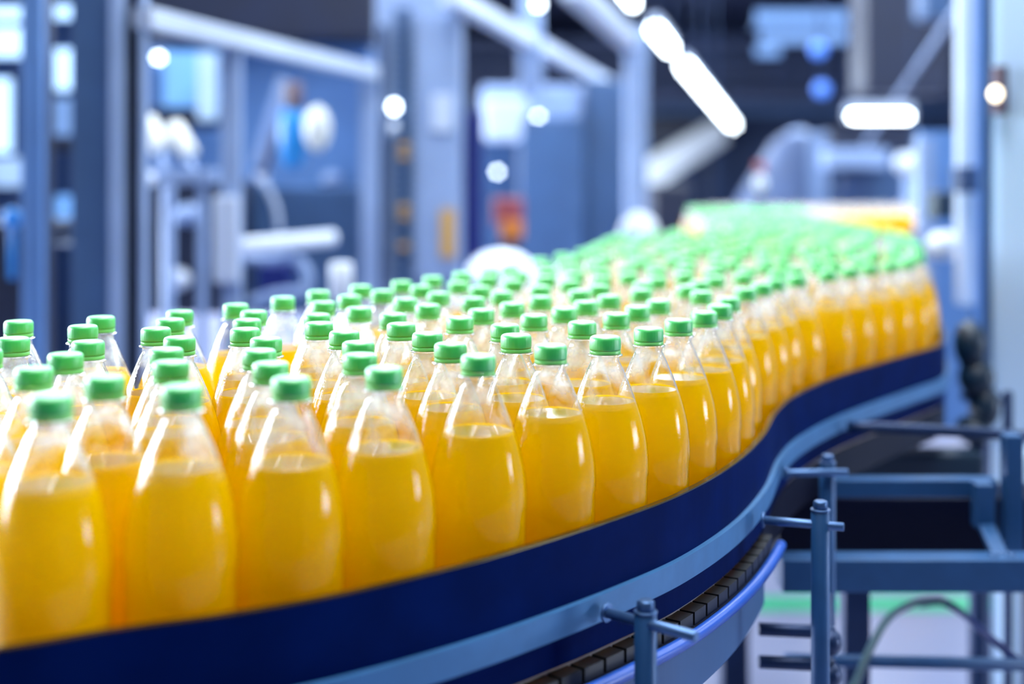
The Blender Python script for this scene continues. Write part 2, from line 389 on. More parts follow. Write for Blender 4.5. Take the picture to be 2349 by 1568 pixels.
# posts that carry the near rail: a steel post, a bolt on top and a cross rod into the flat bar
def guide_post(name, px, top_row, Z, rail_px, rail_Z, tip_px, tip_Z, rz, r, label, bottom):
    p = at(px, top_row, Z); rod_z = rz
    t = thing(name, label, 'post', (p.x, p.y, bottom), 'guide rail posts')
    bm = bm_new(); add_rod(bm, (p.x, p.y, bottom), (p.x, p.y, p.z-.007), r, 28, r*.08); obj('post', bm, 'frame', t)
    bm = bm_new(); add_rod(bm, (p.x, p.y, p.z-.0075), (p.x, p.y, p.z-.0055), r*1.06, 28, .0004)
    add_lathe(bm, [(r*.74, p.z-.0056), (r*.80, p.z-.0048), (r*.80, p.z+.0022), (r*.66, p.z+.0036)], 6, Matrix.Translation((p.x, p.y, 0))); b = obj('bolt', bm, 'steel', t)
    a = at(rail_px, HY, rail_Z); e = at(tip_px, HY, tip_Z)
    bm = bm_new(); add_rod(bm, (a.x, a.y, rod_z), (e.x, e.y, rod_z), .0047, 18, .0006); obj('cross_rod', bm, 'steel', t)
    d = (e-a).normalized()
    bm = bm_new(); add_rod(bm, V(a.x, a.y, rod_z), V(a.x, a.y, rod_z)+V(d.x, d.y, 0)*.003, .0085, 20, .0006); obj('washer', bm, 'steel', t)
    return t
guide_post('guide_post', 1481, 1385, 1.135, 1389, 1.160, 1598, 1.098, BELT+.042, .0098, 'steel post in front of the rail, hex bolt on top, nearest the camera', 0.55)
guide_post('guide_post', 1882, 1155, 1.45, 1748, 1.470, 1936, 1.44, BELT+.042, .0103, 'steel post with bolt and cross rod at the bend of the rail', 0.62)
guide_post('guide_post', 1898, 1048, 1.72, 1800, 1.70, 1944, 1.705, BELT+.042, .0103, 'steel post standing just behind the bolted post at the rail bend', 0.62)
# ------------------------------------------------------------------ the bottles
PROF = [(.0300, .000), (.0350, .002), (.0385, .008), (.0402, .018), (.0416, .030), (.0416, .056), (.0408, .060), (.0406, .100), (.0408, .139), (.0417, .1425), (.0417, .150), (.0414, .158), (.0406, .168), (.0391, .178), (.0371, .1875), (.0347, .197), (.0318, .206), (.0286, .215), (.0251, .224), (.0215, .2325), (.0178, .241), (.0150, .2468), (.0138, .2490), (.0135, .2530), (.0140, .2540), (.0168, .2545), (.0168, .2556), (.0138, .2562), (.0132, .2570)]
def flute(a, z):
    w = max(0.0, min(1.0, (z-.062)/.02))*max(0.0, min(1.0, (.222-z)/.03))
    return .005*w*math.cos(8*a)
def prof_r(z):
    for (r0, z0), (r1, z1) in zip(PROF, PROF[1:]):
        if z0 <= z <= z1: return r0+(r1-r0)*(z-z0)/(z1-z0)
    return PROF[-1][0]
def body_mesh(n):
    bm = bm_new(); pr = PROF if n > 30 else PROF[::2]+[PROF[-1]]
    add_lathe(bm, pr, n, cap1=False, flute=flute if n > 30 else None)
    return mesh_of('bottle_body', bm, 'pet')
def drink_mesh(n, level):
    bm = bm_new(); zs = [.0012, .004, .010, .020, .032, .056, .060, .10, .139, .1425, .150, .158, .168, .178, .1875, .197, .206, .215]
    if n <= 30: zs = [.0012, .010, .032, .10, .148, .166, .1855, .204]
    zs = [z for z in zs if z < level-.002]+[level]
    pr = [(prof_r(z)-.0007, z) for z in zs]
    pr += [(pr[-1][0]-.0012, level-.0009)]                  # the meniscus climbs the wall a little
    add_lathe(bm, pr, n, flute=flute if n > 30 else None)
    for f in bm.faces:
        if len(f.verts) == n and f.calc_center_median().z > .1: f.material_index = 1   # top face coloured darker, painting in the shade seen from above
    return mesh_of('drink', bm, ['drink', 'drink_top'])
def cap_mesh(n):
    bm = bm_new()
    kn = (lambda a, z: (.006*math.cos(n/3*a) if .2615 < z < .2705 else 0)) if n > 60 else None
    add_lathe(bm, [(.0135, .2600), (.0149, .2602), (.0151, .2616), (.0152, .2650), (.0151, .2695), (.0148, .2712), (.0140, .2726), (.0126, .2734), (.0110, .2735), (.0050, .2733)], n, cap0=False, flute=kn)
    return mesh_of('cap', bm, 'cap')
def band_mesh(n):
    bm = bm_new(); add_lathe(bm, [(.0139, .2560), (.0150, .2562), (.0151, .2570), (.0150, .2590), (.0147, .2598), (.0136, .2599)], n, cap0=False, cap1=False)
    return mesh_of('tamper_band', bm, 'band')
LEVELS = (.2085, .2115, .2140)
HI = dict(body=body_mesh(64), drink=[drink_mesh(64, l) for l in LEVELS], cap=cap_mesh(96), band=band_mesh(48))
LO = dict(body=body_mesh(28), drink=[drink_mesh(28, l) for l in LEVELS], cap=cap_mesh(28), band=band_mesh(28))

POS = [-404,888,-488,906,-327,928,-245,968,-398,975,-482,996,-171,1009,-316,1015,-554,1056,-388,1059,-103,1061,-471,1080,-201,1088,-286,1095,-29,1133,-133,1140,-390,1144,-554,1146,-226,1169,-471,1170,
-311,1176,35,1202,-57,1213,-144,1224,-398,1229,-562,1233,-235,1254,-479,1254,-320,1261,91,1266,-638,1278,4,1281,-84,1294,-168,1306,-539,1315,-271,1331,-363,1334,140,1336,-445,1356,-609,1363,
-7,1365,-117,1375,-204,1383,74,1389,-527,1399,180,1414,-286,1414,-371,1418,-57,1434,-453,1441,25,1458,-219,1467,-134,1471,118,1472,219,1490,-296,1501,-381,1503,-36,1518,61,1535,-180,1542,
148,1552,249,1569,-101,1573,-334,1578,0,1594,-233,1609,91,1615,183,1629,-134,1651,275,1661,-50,1663,-292,1670,36,1680,-210,1691,126,1692,-97,1734,-13,1749,253,1751,-261,1759,-175,1768,
91,1770,176,1788,322,1800,-45,1828,39,1837,246,1839,-129,1840,-214,1844,123,1854,358,1878,191,1904,-78,1908,-162,1918,275,1920,86,1930,1,1939,394,1956,220,1986,310,1998,136,1999,
-122,2006,52,2010,-37,2015,442,2028,364,2064,184,2070,274,2076,100,2082,10,2088,-80,2088,430,2118,514,2130,328,2142,238,2154,148,2154,58,2160,-38,2166,394,2196,568,2202,478,2208,
292,2220,196,2232,106,2232,-2,2244,358,2274,622,2274,532,2280,442,2286,250,2298,58,2304,148,2310,676,2340,316,2352,580,2352,490,2358,400,2364,100,2382,232,2382,730,2412,646,2424,
298,2436,166,2436,562,2436,472,2442,382,2448,52,2454,232,2490,748,2496,118,2508,664,2508,316,2520,580,2520,490,2526,400,2532,184,2562,796,2568,712,2580,268,2592,100,2592,628,2592,
538,2598,448,2604,352,2604,166,2646,772,2652,688,2664,250,2676,604,2676,514,2682,424,2688,334,2688,838,2706,148,2730,754,2736,670,2748,232,2760,586,2760,496,2766,406,2772,316,2772,
820,2790,718,2820,172,2820,634,2832,544,2838,256,2844,454,2844,340,2856,838,2874,754,2898,190,2904,670,2910,580,2916,400,2916,490,2922,274,2928,904,2928,790,2976,340,2982,706,2988,
202,2988,436,2994,616,2994,526,3000,928,3012,274,3036,826,3054,376,3060,742,3066,472,3072,652,3072,562,3078,916,3096,226,3108,310,3120,838,3138,394,3144,754,3150,484,3156,664,3156,
574,3162,928,3180,238,3192,322,3204,850,3222,406,3228,766,3234,496,3240,676,3240,982,3246,586,3246,256,3276,340,3288,886,3300,442,3306,802,3312,532,3318,712,3318,622,3324,1000,3330,
274,3360,358,3372,922,3378,478,3384,838,3390,748,3396,568,3396,658,3402,1018,3414,412,3438,298,3444,514,3462,874,3468,784,3474,604,3474,694,3480,958,3480,358,3504,448,3516,1036,3516,
550,3540,910,3552,820,3552,640,3552,730,3558,394,3582,988,3588,484,3594,586,3618,856,3630,676,3630,766,3636,1054,3642,940,3660,460,3678,544,3696,718,3708,814,3708,628,3708,1006,3714,
922,3744,1078,3762,556,3780,730,3792,826,3792,640,3792,988,3798,904,3828,1060,3846,586,3864,778,3864,676,3870,970,3882,856,3900,1042,3930,730,3936,610,3948,922,3954,808,3972,1096,3996,
676,4002,994,4002,874,4026,754,4038,1048,4068,946,4074,640,4080,820,4092,718,4116,1108,4128,1000,4140,892,4140,784,4170,652,4170,1060,4200,946,4206,856,4218,718,4224,1120,4260,1006,4266,
790,4272,910,4284,670,4296,1066,4326,844,4338,742,4344,970,4344,1126,4386,904,4398,1030,4404,682,4404,796,4410,964,4458,1090,4464,736,4470,856,4470,1024,4518,916,4530,796,4530,1138,4536,
712,4554,1072,4590,856,4590,976,4590,772,4614,1144,4638,916,4650,1024,4662,706,4668,832,4674,1096,4710,766,4728,892,4734,982,4740,1150,4776,1054,4788,826,4788,718,4800,910,4818,994,4848,
1108,4854,778,4860,862,4890,1048,4914,1162,4920,946,4920,796,4944,880,4974,1102,4980,1000,4986,814,5028,1168,5034,934,5040,1054,5052,868,5094,1120,5106,778,5106,988,5106,1054,5160,922,5160,
1180,5166,832,5172,754,5208,988,5214,1114,5220,886,5238,1186,5268,808,5274,1048,5274,952,5292,1120,5322,874,5328,1012,5352,790,5358,1198,5358,934,5388,1084,5400,850,5418,1162,5436,1000,5442,
772,5454,916,5472,1096,5490,1216,5502,838,5508,1018,5526,934,5556,1150,5556,784,5574,1072,5592,1228,5592,862,5610,988,5622,1162,5646,790,5664,922,5676,1054,5676,1240,5682,1126,5724,850,5724,
988,5730,1204,5760,1060,5778,916,5778,802,5796,1138,5814,1258,5826,988,5826,868,5850,1072,5868,1192,5880,940,5898,1276,5910,814,5916,1126,5934,1018,5934,886,5964,1210,5964,1294,5994,1072,6000,
964,6000,832,6030,1156,6030,1240,6060,1018,6066,910,6066,1102,6096,1318,6096,838,6120,1186,6126,964,6132,1264,6162,1048,6162,898,6186,1348,6186,1132,6192,982,6216,1210,6228,1066,6246,1294,6252,
856,6264,1378,6270,1144,6282,940,6294,1234,6312,1024,6324,1318,6336,868,6348,1402,6354,1102,6360,958,6378,1186,6384,1270,6408,1036,6414,1354,6426,1444,6432,880,6432,1126,6444,1210,6468,958,6468,
1294,6492,1060,6498,1390,6504,1480,6510,892,6522,1150,6528,1234,6552,976,6552,1330,6570,1084,6582,1528,6582,1426,6582,910,6606,1174,6612,1012,6630,1270,6630,1366,6648,1474,6654,1576,6654,1096,6666,
922,6690,1210,6690,1306,6708,1024,6714,1414,6720,1624,6726,1522,6726,1108,6750,958,6768,1246,6768,1354,6780,1462,6792,1678,6792,1570,6798,1036,6804,1168,6810,1294,6840,1402,6852,1738,6852,958,6858,
1510,6864,1624,6864,1102,6864,1216,6882,1804,6906,1030,6912,1342,6912,1450,6924,1684,6924,1564,6930,1150,6936,1264,6954,1078,6984,1840,6984,1390,6984,1504,6990,1624,6990,1738,6990,994,6996,1972,7008,
1198,7008,1312,7026,1894,7050,1444,7050,1564,7050,1678,7056,1792,7056,1126,7056,2044,7056,1246,7080,2128,7080,1018,7080,1366,7092,1966,7098,1504,7110,1618,7116,1732,7122,1846,7122,2242,7128,1174,7128,
1084,7134,1300,7146,2038,7146,1426,7152,2164,7164,1918,7170,1558,7182,1672,7182,1786,7188,1228,7194,2296,7194,1138,7206,1360,7206,2092,7212,1990,7218,1480,7218,2218,7230,1858,7236,1612,7248,1726,7248,
1288,7254,1192,7272,1414,7272,2146,7278,1930,7284,2284,7284,1534,7284,2044,7284,1108,7290,1798,7296,1666,7314,1342,7320,2212,7332,1252,7332,1468,7338,1870,7344,1984,7350,1588,7350,2098,7350,1144,7368,
1720,7380,1396,7386,1804,7398,1306,7398,1522,7404,2266,7404,2164,7410,1924,7410,2038,7416,1642,7416,1198,7434,1450,7452,1738,7464,1858,7464,1360,7464,1576,7470,2104,7470,2218,7476,1978,7476,1258,7494,
1660,7500,1504,7518,1798,7524,1912,7530,1414,7530,2044,7530,2158,7536,2272,7542,1594,7554,1720,7560,1978,7584,1852,7590,2098,7596,2212,7602,1654,7614,1774,7626,1918,7644,2032,7650,2152,7662,2266,7668]
POS = [(POS[i]/1000, POS[i+1]/1000) for i in range(0, len(POS), 2)]
def rail_place(x, y):
    best = (9, 0)
    s = 0
    for a, b in zip(RP, RP[1:]):
        dx, dy = b[0]-a[0], b[1]-a[1]; L = math.hypot(dx, dy)
        t = max(0, min(1, ((x-a[0])*dx+(y-a[1])*dy)/(L*L)))
        d = math.hypot(x-a[0]-dx*t, y-a[1]-dy*t)
        if d < best[0]: best = (d, s+t*L)
        s += L
    return best
def in_frame(x, y): return -.391*y-.035 < x < .40*y
near_ones = [p for p in POS if in_frame(*p)][:300]
chosen = set(near_ones)
far_ones = [p for p in POS if p not in chosen and (in_frame(*p) and p[1] > 2)]
ONES = 'zeroth first second third fourth fifth sixth seventh eighth ninth tenth eleventh twelfth thirteenth fourteenth fifteenth sixteenth seventeenth eighteenth nineteenth'.split()
TENS = {2: 'twenty', 3: 'thirty', 4: 'forty', 5: 'fifty', 6: 'sixty', 7: 'seventy', 8: 'eighty'}
TENTH = {2: 'twentieth', 3: 'thirtieth', 4: 'fortieth', 5: 'fiftieth', 6: 'sixtieth', 7: 'seventieth', 8: 'eightieth'}
def ordinal(n): return ONES[n] if n < 20 else (TENTH[n//10] if n % 10 == 0 else TENS[n//10]+'-'+ONES[n % 10])
ROWS = {}
for p in near_ones:
    d, s = rail_place(*p); ROWS.setdefault(max(0, int((d-.043+.036)/.0735)), []).append((s, p))
LABEL = {}
for r, lst in sorted(ROWS.items()):
    lst.sort()
    for k, (s, p) in enumerate(lst):
        row = 'front row along the near rail' if r == 0 else '%s row behind the near rail' % ordinal(r+1)
        LABEL[p] = 'orange drink bottle, %s from the left in the %s' % (ordinal(k+1), row)
proto = {}
for p in near_ones:
    x, y = p
    lod = HI if y < 2.15 else LO
    k = rnd.randrange(3)
    key = (id(lod), k)
    root = bpy.data.objects.new('drink_bottle', None); C.objects.link(root)
    root.location = (x, y, BELT+.0004); root.rotation_euler = (rnd.uniform(-.003, .003), rnd.uniform(-.003, .003), rnd.uniform(0, 6.28)); root.empty_display_size = 0.03
    tag(root, LABEL[p], 'bottle', 'orange drink bottles on the conveyor')
    if key not in proto:
        b = obj('bottle_body', lod['body'], None, root); d = obj('drink', lod['drink'][k], None, root)
        c = obj('cap', lod['cap'], None, root); t = obj('tamper_band', lod['band'], None, c)
        for q in (b, d, c, t): q.matrix_parent_inverse = Matrix.Identity(4)
        t['label'] = 'paler green band'
        proto[key] = (b, d, c, t)
    else:
        made = []
        for src in proto[key]:
            q = src.copy(); C.objects.link(q); made.append(q)
        for q in made[:3]: q.parent = root
        made[3].parent = made[2]
# the far blurred remainder of the crowd: one mass
bm = bm_new()
shells = [('body', 0), ('cap', 2), ('band', 3)]
def put(me, mx, mi):
    t = bmesh.new(); t.from_mesh(me); 
    for f in t.faces: f.material_index = mi
    vm = [bm.verts.new(mx @ v.co) for v in t.verts]
    for f in t.faces:
        g = bm.faces.new([vm[v.index] for v in f.verts]); g.material_index = mi; g.smooth = f.smooth
    t.free()
def tiny(kind):
    t = bm_new()
    if kind == 'body': add_lathe(t, [(.036, .0), (.041, .03), (.040, .14), (.0408, .156), (.036, .1855), (.0276, .2135), (.0172, .2405), (.0135, .250), (.0135, .256)], 12, cap1=False)
    elif kind == 'drink': add_lathe(t, [(.035, .001), (.040, .03), (.039, .14), (.0398, .156), (.035, .1855), (.0272, .2115)], 12)
    else: add_lathe(t, [(.0150, .256), (.0152, .264), (.0148, .2712), (.0126, .2734)], 12, cap0=False)
    me = bpy.data.meshes.new('tmp'); t.to_mesh(me); t.free(); return me
TB, TD, TC = tiny('body'), tiny('drink'), tiny('cap')
for (x, y) in far_ones:
    mx = Matrix.Translation((x, y, .0004)) @ Matrix.Rotation(rnd.uniform(0, 6), 4, 'Z')
    put(TB, mx, 0); put(TD, mx, 1)
    if y < 6.2: put(TC, mx, 2)                              # the farthest ones are not capped yet
me = bpy.data.meshes.new('distant_bottles'); bm.to_mesh(me); bm.free()
for m in ('pet', 'drink', 'cap'): me.materials.append(M[m])
o = bpy.data.objects.new('distant_bottle_crowd', me); C.objects.link(o); o.location.z = BELT
tag(o, 'blurred crowd of orange drink bottles far back on the conveyor', 'bottles', None, 'stuff')
for m in (TB, TD, TC): bpy.data.meshes.remove(m)

# ------------------------------------------------------------------ supports at lower right
Z0 = 1.85
t = thing('crossbar_stand', 'blue grey steel frame with two crossbars and slanted strut, lower right', 'frame', base_of(2250, Z0))
b1 = obj('crossbar', pbox(1795, 2700, 1284, 1360, 1.80, .045, .003), 'frame', t); b1['label'] = 'thick lower crossbar'
obj('crossbar', pbox(1905, 2290, 1100, 1142, 1.94, .03, .003), 'frame', t)
obj('upright', pbox(2243, 2284, 1112, 1215, 1.90, .03, .002), 'frame', t)
bm = bm_new(); add_beam(bm, at(2262, 1205, 1.905), at(2300, 1290, 1.815), .022, .010, .001); obj('strut', bm, 'frame', t)
bm = bm_new()
for x in (2280, 2318): add_lathe(bm, [(.008, 0), (.008, .008), (.006, .010)], 6, Matrix.Translation(at(x, 1283, 1.822)))
obj('bolt', bm, 'steel', t)
obj('upright', pbox(2310, 2349, 1000, 1290, 1.92, .03, .002), 'frame', t)
lg = thing('frame_leg', 'steel leg with clamp knuckle below the thick crossbar', 'leg', base_of(1885, 1.62))
p = at(1885, 1360, 1.62); bm = bm_new(); add_rod(bm, (p.x, p.y, 0), (p.x, p.y, p.z), .013, 20); obj('leg', bm, 'dark_steel', lg)
for y in (1470, 1545):
    bm = bm_new(); q = at(1900, y, 1.60); add_ellipsoid(bm, q, .016, .02, .017, 16); add_rod(bm, at(1740, y-28, 1.60), at(1915, y-20, 1.60), .008, 12); obj('clamp_knuckle', bm, 'dark_steel', lg)
t = thing('return_conveyor', 'dark navy covered conveyor behind the frame at lower right', 'conveyor', base_of(2150, 2.3))
obj('cover', pbox(1785, 2420, 1142, 1292, 2.0, .10, .004), 'ink', t)
a, b = at(1790, 1042, 2.45), at(2262, 1150, 2.45)
bm = bm_new(); add_box(bm, (a.x, 2.45, b.z), (b.x, 2.53, a.z), .01); obj('side_cover', bm, 'teal', t)
for x in (1960, 2380):
    c = at(x, 1292, 2.05); bm = bm_new(); add_box(bm, (c.x-.02, 2.03, 0), (c.x+.02, 2.07, c.z), .003); obj('leg', bm, 'dark_steel', t)
bm = bm_new(); add_tube(bm, [at(1945, 978, 2.02), at(2000, 980, 2.02), at(2200, 990, 2.03), at(2500, 1008, 2.05)], .0085, 14)
tag(obj('support_rod', bm, 'dark_steel'), 'dark round rod reaching from the rail bend to the right edge', 'rod')
bm = bm_new(); add_tube(bm, [at(1800, 1512, 1.9), at(2000, 1516, 1.9), at(2500, 1528, 1.9)], .009, 14)
tag(obj('floor_rail', bm, 'frame'), 'thin horizontal steel tube low above the pale floor', 'tube')
pts = catmull([tuple(at(x, y, z)) for x, y, z in ((1935, 1620, 1.8), (1965, 1560, 1.85), (1995, 1490, 1.9), (2040, 1415, 1.95), (2100, 1382, 2.0), (2160, 1376, 2.02))], 8)
bm = bm_new(); add_tube(bm, pts, .006, 10); tag(obj('cable', bm, 'cable_green'), 'grey green cable arching up over the pale floor', 'cable')
pts = catmull([tuple(at(x, y, z)) for x, y, z in ((2110, 1384, 2.06), (2160, 1380, 2.06), (2200, 1400, 2.04), (2260, 1452, 1.95), (2330, 1510, 1.92), (2420, 1580, 1.9))], 8)
bm = bm_new(); add_tube(bm, pts, .006, 10); tag(obj('cable', bm, 'cable_blue'), 'navy cable sloping down to the right over the pale floor', 'cable')
p0, p1 = at(1700, 1392, 4.02), at(2420, 1392, 4.02)
bm = bm_new(); add_box(bm, (p0.x, 3.98, .001), (p1.x, 4.12, .003)); tag(obj('floor_stripe', bm, 'green'), 'green painted stripe across the pale floor', 'floor marking')
for i, (px, Z, lab) in enumerate(((2240, 2.62, 'dark teal motor housing beside the belt bend, tall and knobbly'), (2312, 2.35, 'short dark post with rounded top at the right edge'))):
    if i == 0:
        t = thing('drive_motor', lab, 'motor', base_of(px, Z)); bm = bm_new()
        for x, y, rx, rz in ((2240, 865, .035, .04), (2225, 790, .03, .05), (2258, 930, .03, .045), (2232, 985, .035, .03)): add_ellipsoid(bm, at(x, y, Z), rx, .04, rz, 18)
        obj('housing', bm, 'teal', t); c = at(2243, 1000, Z); bm = bm_new(); add_rod(bm, (c.x, c.y, 0), (c.x, c.y, c.z), .018, 14); obj('post', bm, 'dark_steel', t)
        bm = bm_new(); add_tube(bm, [at(2205, 908, Z), at(2320, 918, Z)], .008, 10); obj('shaft', bm, 'dark_steel', t)
    else:
        c = at(px, 895, Z); bm = bm_new(); add_rod(bm, (c.x, c.y, 0), (c.x, c.y, c.z), .009, 14, .004); tag(obj('short_post', bm, 'dark_steel'), lab, 'post')
c = at(2334, 1030, 2.72); bm = bm_new(); add_rod(bm, (c.x, c.y, 0), (c.x, c.y, c.z), .042, 24, .01); tag(obj('steel_drum', bm, 'cabinet'), 'pale cylinder behind the dark rods near the right edge', 'cylinder')
t = thing('orange_patches', 'orange patches glimpsed under the belt bend', 'bits', at(2080, 955, 2.5))  # plain amber pieces for the orange spots under the bend
bm = bm_new(); add_beam(bm, at(2030, 972, 2.5), at(2130, 945, 2.5), .012, .012); obj('strip', bm, 'amber', t)
bm = bm_new(); add_ellipsoid(bm, at(1858, 1045, 2.42), .02, .01, .012, 14); obj('strip', bm, 'amber', t)

# ------------------------------------------------------------------ right: cabinet and column
t = thing('tall_cabinet', 'tall pale blue cabinet filling the right edge', 'cabinet', base_of(2330, 2.9))
g0 = at(2276, 0, 2.9); CM = Matrix.Translation((g0.x, 2.9, 0)) @ Matrix.Rotation(math.radians(-21), 4, 'Z')
def cab(x0, x1, y0, y1, z0, z1, bev):
    q = bmesh.new(); add_box(q, (x0, y0, z0), (x1, y1, z1), bev); out = bm_new(); merge(out, q, 0, CM); return out
obj('body', cab(0, .6, 0, .45, .06, 2.1, .006), 'cabinet', t)
obj('door', cab(.012, .6, -.016, 0, .1, 2.08, .004), 'cabinet', t)
obj('plinth', cab(.02, .58, .02, .43, 0, .06, 0), 'slate', t)
obj('side_trim', cab(-.020, -.002, .0, .035, 0, 2.1, .002), 'mid', t)
t = thing('signal_lamp', 'brown bracket with small warm lamp on the pale cabinet', 'lamp', at(2295, 205, 2.88))
obj('bracket', pbox(2290, 2312, 150, 262, 2.83, .044, .003), 'brown', t)
bm = bm_new(); add_ellipsoid(bm, at(2284, 215, 2.83), .013, .013, .016, 16); obj('bulb', bm, 'lampwarm', t)
t = thing('steel_column', 'pale vertical column beside the tall cabinet', 'column', base_of(2222, 3.7))
obj('shaft', pbox(2203, 2236, -60, 700, 3.7, .05, .005), 'pale', t); obj('flange', pbox(2236, 2262, -60, 900, 3.75, .06, .004), 'haze', t)
tag(obj('junction_box', pbox(2203, 2247, 382, 442, 3.6, .08, .006), 'slate'), 'dark grey box on the pale column at right', 'box')
tag(obj('control_box', pbox(2148, 2190, 440, 502, 3.9, .1, .006), 'teal'), 'small dark teal box beyond the last bottle bend', 'box')
bm = bm_new(); add_ellipsoid(bm, at(2168, 562, 3.9), .055, .05, .045, 20); tag(obj('white_drum_head', bm, 'white'), 'round white drum top right of the far caps', 'drum')
t = thing('pale_partition', 'pale blue panel wall standing behind the belt bend at right', 'panel', base_of(2210, 4.6))
obj('panel', pbox(2112, 2290, 300, 1000, 4.6, .05), 'haze', t); obj('panel_post', pbox(2108, 2144, 318, 1000, 4.5, .06, .004), 'lilac', t)

# ------------------------------------------------------------------ left: machine columns and guarded cell
t = thing('machine_column', 'broad dark blue machine column with pale corner edges, left', 'column', base_of(220, 3.2))
obj('panel', pbox(164, 250, -40, 1000, 3.22, .10, .004), 'mid', t)
obj('corner_edge', pbox(249, 276, -40, 1000, 3.18, .05, .004), 'lilac', t)
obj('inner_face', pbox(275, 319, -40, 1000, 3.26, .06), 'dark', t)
obj('corner_edge', pbox(318, 331, -40, 1000, 3.2, .04, .002), 'lilac', t)
t = thing('machine_column', 'narrow slate blue machine column, second from the left edge', 'column', base_of(78, 3.4))
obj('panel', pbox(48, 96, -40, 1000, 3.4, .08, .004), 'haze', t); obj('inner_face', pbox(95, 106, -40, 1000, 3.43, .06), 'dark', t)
t = thing('machine_housing', 'dark machine housing low between the left columns', 'machine', base_of(80, 3.6))
obj('lower_cover', pbox(-80, 60, 515, 1000, 3.6, .5, .01), 'dark', t); obj('housing_cover', pbox(100, 170, 560, 1000, 3.7, .4, .01), 'slate', t); obj('crossbar', pbox(100, 200, 320, 350, 3.6, .06, .004), 'dark', t)
t = thing('glazed_partition', 'bright partition of white and pale blue panes seen between the left columns', 'partition', base_of(60, 5.4))
f = bm_new(); pbox(-90, 190, -60, 1100, 5.56, .05, 0, f); obj('backing', f, 'slate', t)
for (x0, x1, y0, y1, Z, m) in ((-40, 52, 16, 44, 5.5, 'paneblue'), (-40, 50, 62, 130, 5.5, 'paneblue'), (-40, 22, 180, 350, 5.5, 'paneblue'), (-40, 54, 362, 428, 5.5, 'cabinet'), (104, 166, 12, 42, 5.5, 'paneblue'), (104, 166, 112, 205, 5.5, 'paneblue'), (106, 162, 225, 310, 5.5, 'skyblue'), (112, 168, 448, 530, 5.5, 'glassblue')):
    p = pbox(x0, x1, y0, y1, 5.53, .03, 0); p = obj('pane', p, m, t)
for x in (-45, 60, 100, 175): obj('post', pbox(x-4, x+4, -60, 1100, 5.5, .06), 'mid', t)
tag(obj('blue_valve', (lambda q: (add_rod(q, at(28, 500, 3.58), at(28, 640, 3.58), .01, 12), add_ellipsoid(q, at(28, 500, 3.55), .028, .02, .028, 18), q)[2])(bm_new()), 'cyan'), 'bright blue round valve at the left edge', 'valve')

# guarded cell: bar along the hall axis on posts
cell = thing('guard_frame', 'pale tube frame with long sloping top bar guarding the machine at left', 'frame', base_of(525, 3.7))
zt = EYE+.384
A, B = at(326, 40, 3.2), at(856, 168, 4.92); A.z = zt; B.z = zt
bm = bm_new(); add_beam(bm, A, B, .052, .052, .004); obj('top_bar', bm, 'pale', cell)
obj('post', pbox(507, 549, 100, 1000, 3.72, .05, .004), 'lilac', cell); obj('post', pbox(826, 866, 172, 900, 4.9, .06, .004), 'lilac', cell)
tag(obj('post_clamp', pbox(488, 546, 450, 650, 3.68, .035, .01), 'pale'), 'thick pale sleeve low on the middle guard post', 'sleeve')
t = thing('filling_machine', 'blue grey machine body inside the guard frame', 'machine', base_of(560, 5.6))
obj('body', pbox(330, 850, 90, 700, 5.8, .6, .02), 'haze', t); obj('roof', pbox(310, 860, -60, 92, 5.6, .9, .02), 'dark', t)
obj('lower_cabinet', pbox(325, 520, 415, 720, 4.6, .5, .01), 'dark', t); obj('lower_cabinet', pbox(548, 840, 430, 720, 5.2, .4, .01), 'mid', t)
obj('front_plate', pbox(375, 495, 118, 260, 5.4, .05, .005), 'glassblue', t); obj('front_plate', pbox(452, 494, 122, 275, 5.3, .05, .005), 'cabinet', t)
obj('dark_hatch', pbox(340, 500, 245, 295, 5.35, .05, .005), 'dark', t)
bm = bm_new(); add_ellipsoid(bm, at(364, 132, 5.78), .018, .03, .018, 14); obj('indicator_lamp', bm, 'lampsoft', t)
fm = t
for (x, y, x2, y2, lab) in ((335, 275, 372, 345, 'white tilted canister beside the dark column'), (396, 288, 436, 358, 'white tilted canister, second from the dark column')):
    t = thing('canister', lab, 'canister', at(x2, y2, 4.45), 'tilted canisters in the machine')
    bm = bm_new(); add_rod(bm, at(x, y, 4.5), at(x2, y2, 4.42), .034, 20, .012); obj('body', bm, 'cream', t)
    bm = bm_new(); add_rod(bm, at(x2-2, y2, 4.42), at(x2+8, 389, 4.36), .010, 12); obj('neck', bm, 'lilac', t)
t = thing('machine_ledge', 'pale shelf bar across the guarded machine', 'shelf', at(420, 405, 4.3))
obj('bar', pbox(330, 492, 388, 422, 4.3, .08, .006), 'lilac', t); obj('post', pbox(452, 470, 420, 1000, 4.33, .04, .004), 'lilac', t); bm = bm_new(); add_ellipsoid(bm, at(338, 410, 4.25), .026, .02, .026, 16); obj('end_knob', bm, 'white', t)
for x, y, r, m, Z in ((432, 492, .05, 'lilac', 4.6), (405, 640, .05, 'white', 4.6), (600, 405, .035, 'pale', 5.8), (760, 410, .045, 'lilac', 5.8)):
    bm = bm_new(); add_ellipsoid(bm, at(x, y, Z-.01), r, r, r*.8, 16); obj('round_cover', bm, m, fm)
bm = bm_new(); q = at(386, 425, 4.45); add_rod(bm, (q.x, q.y, 0), q, .022, 16); tag(obj('vertical_pipe', bm, 'lilac'), 'grey upright pipe before the dark cabinet', 'pipe')
t = thing('blue_actuator', 'bright blue hanging actuator with cream motor cover', 'actuator', at(680, 280, 4.8))
bm = bm_new(); add_ellipsoid(bm, at(672, 310, 4.8), .055, .05, .13, 20); obj('housing', bm, 'cyan', t)
bm = bm_new(); add_rod(bm, at(672, 190, 4.8), at(674, 260, 4.8), .035, 16); obj('neck', bm, 'brown', t)
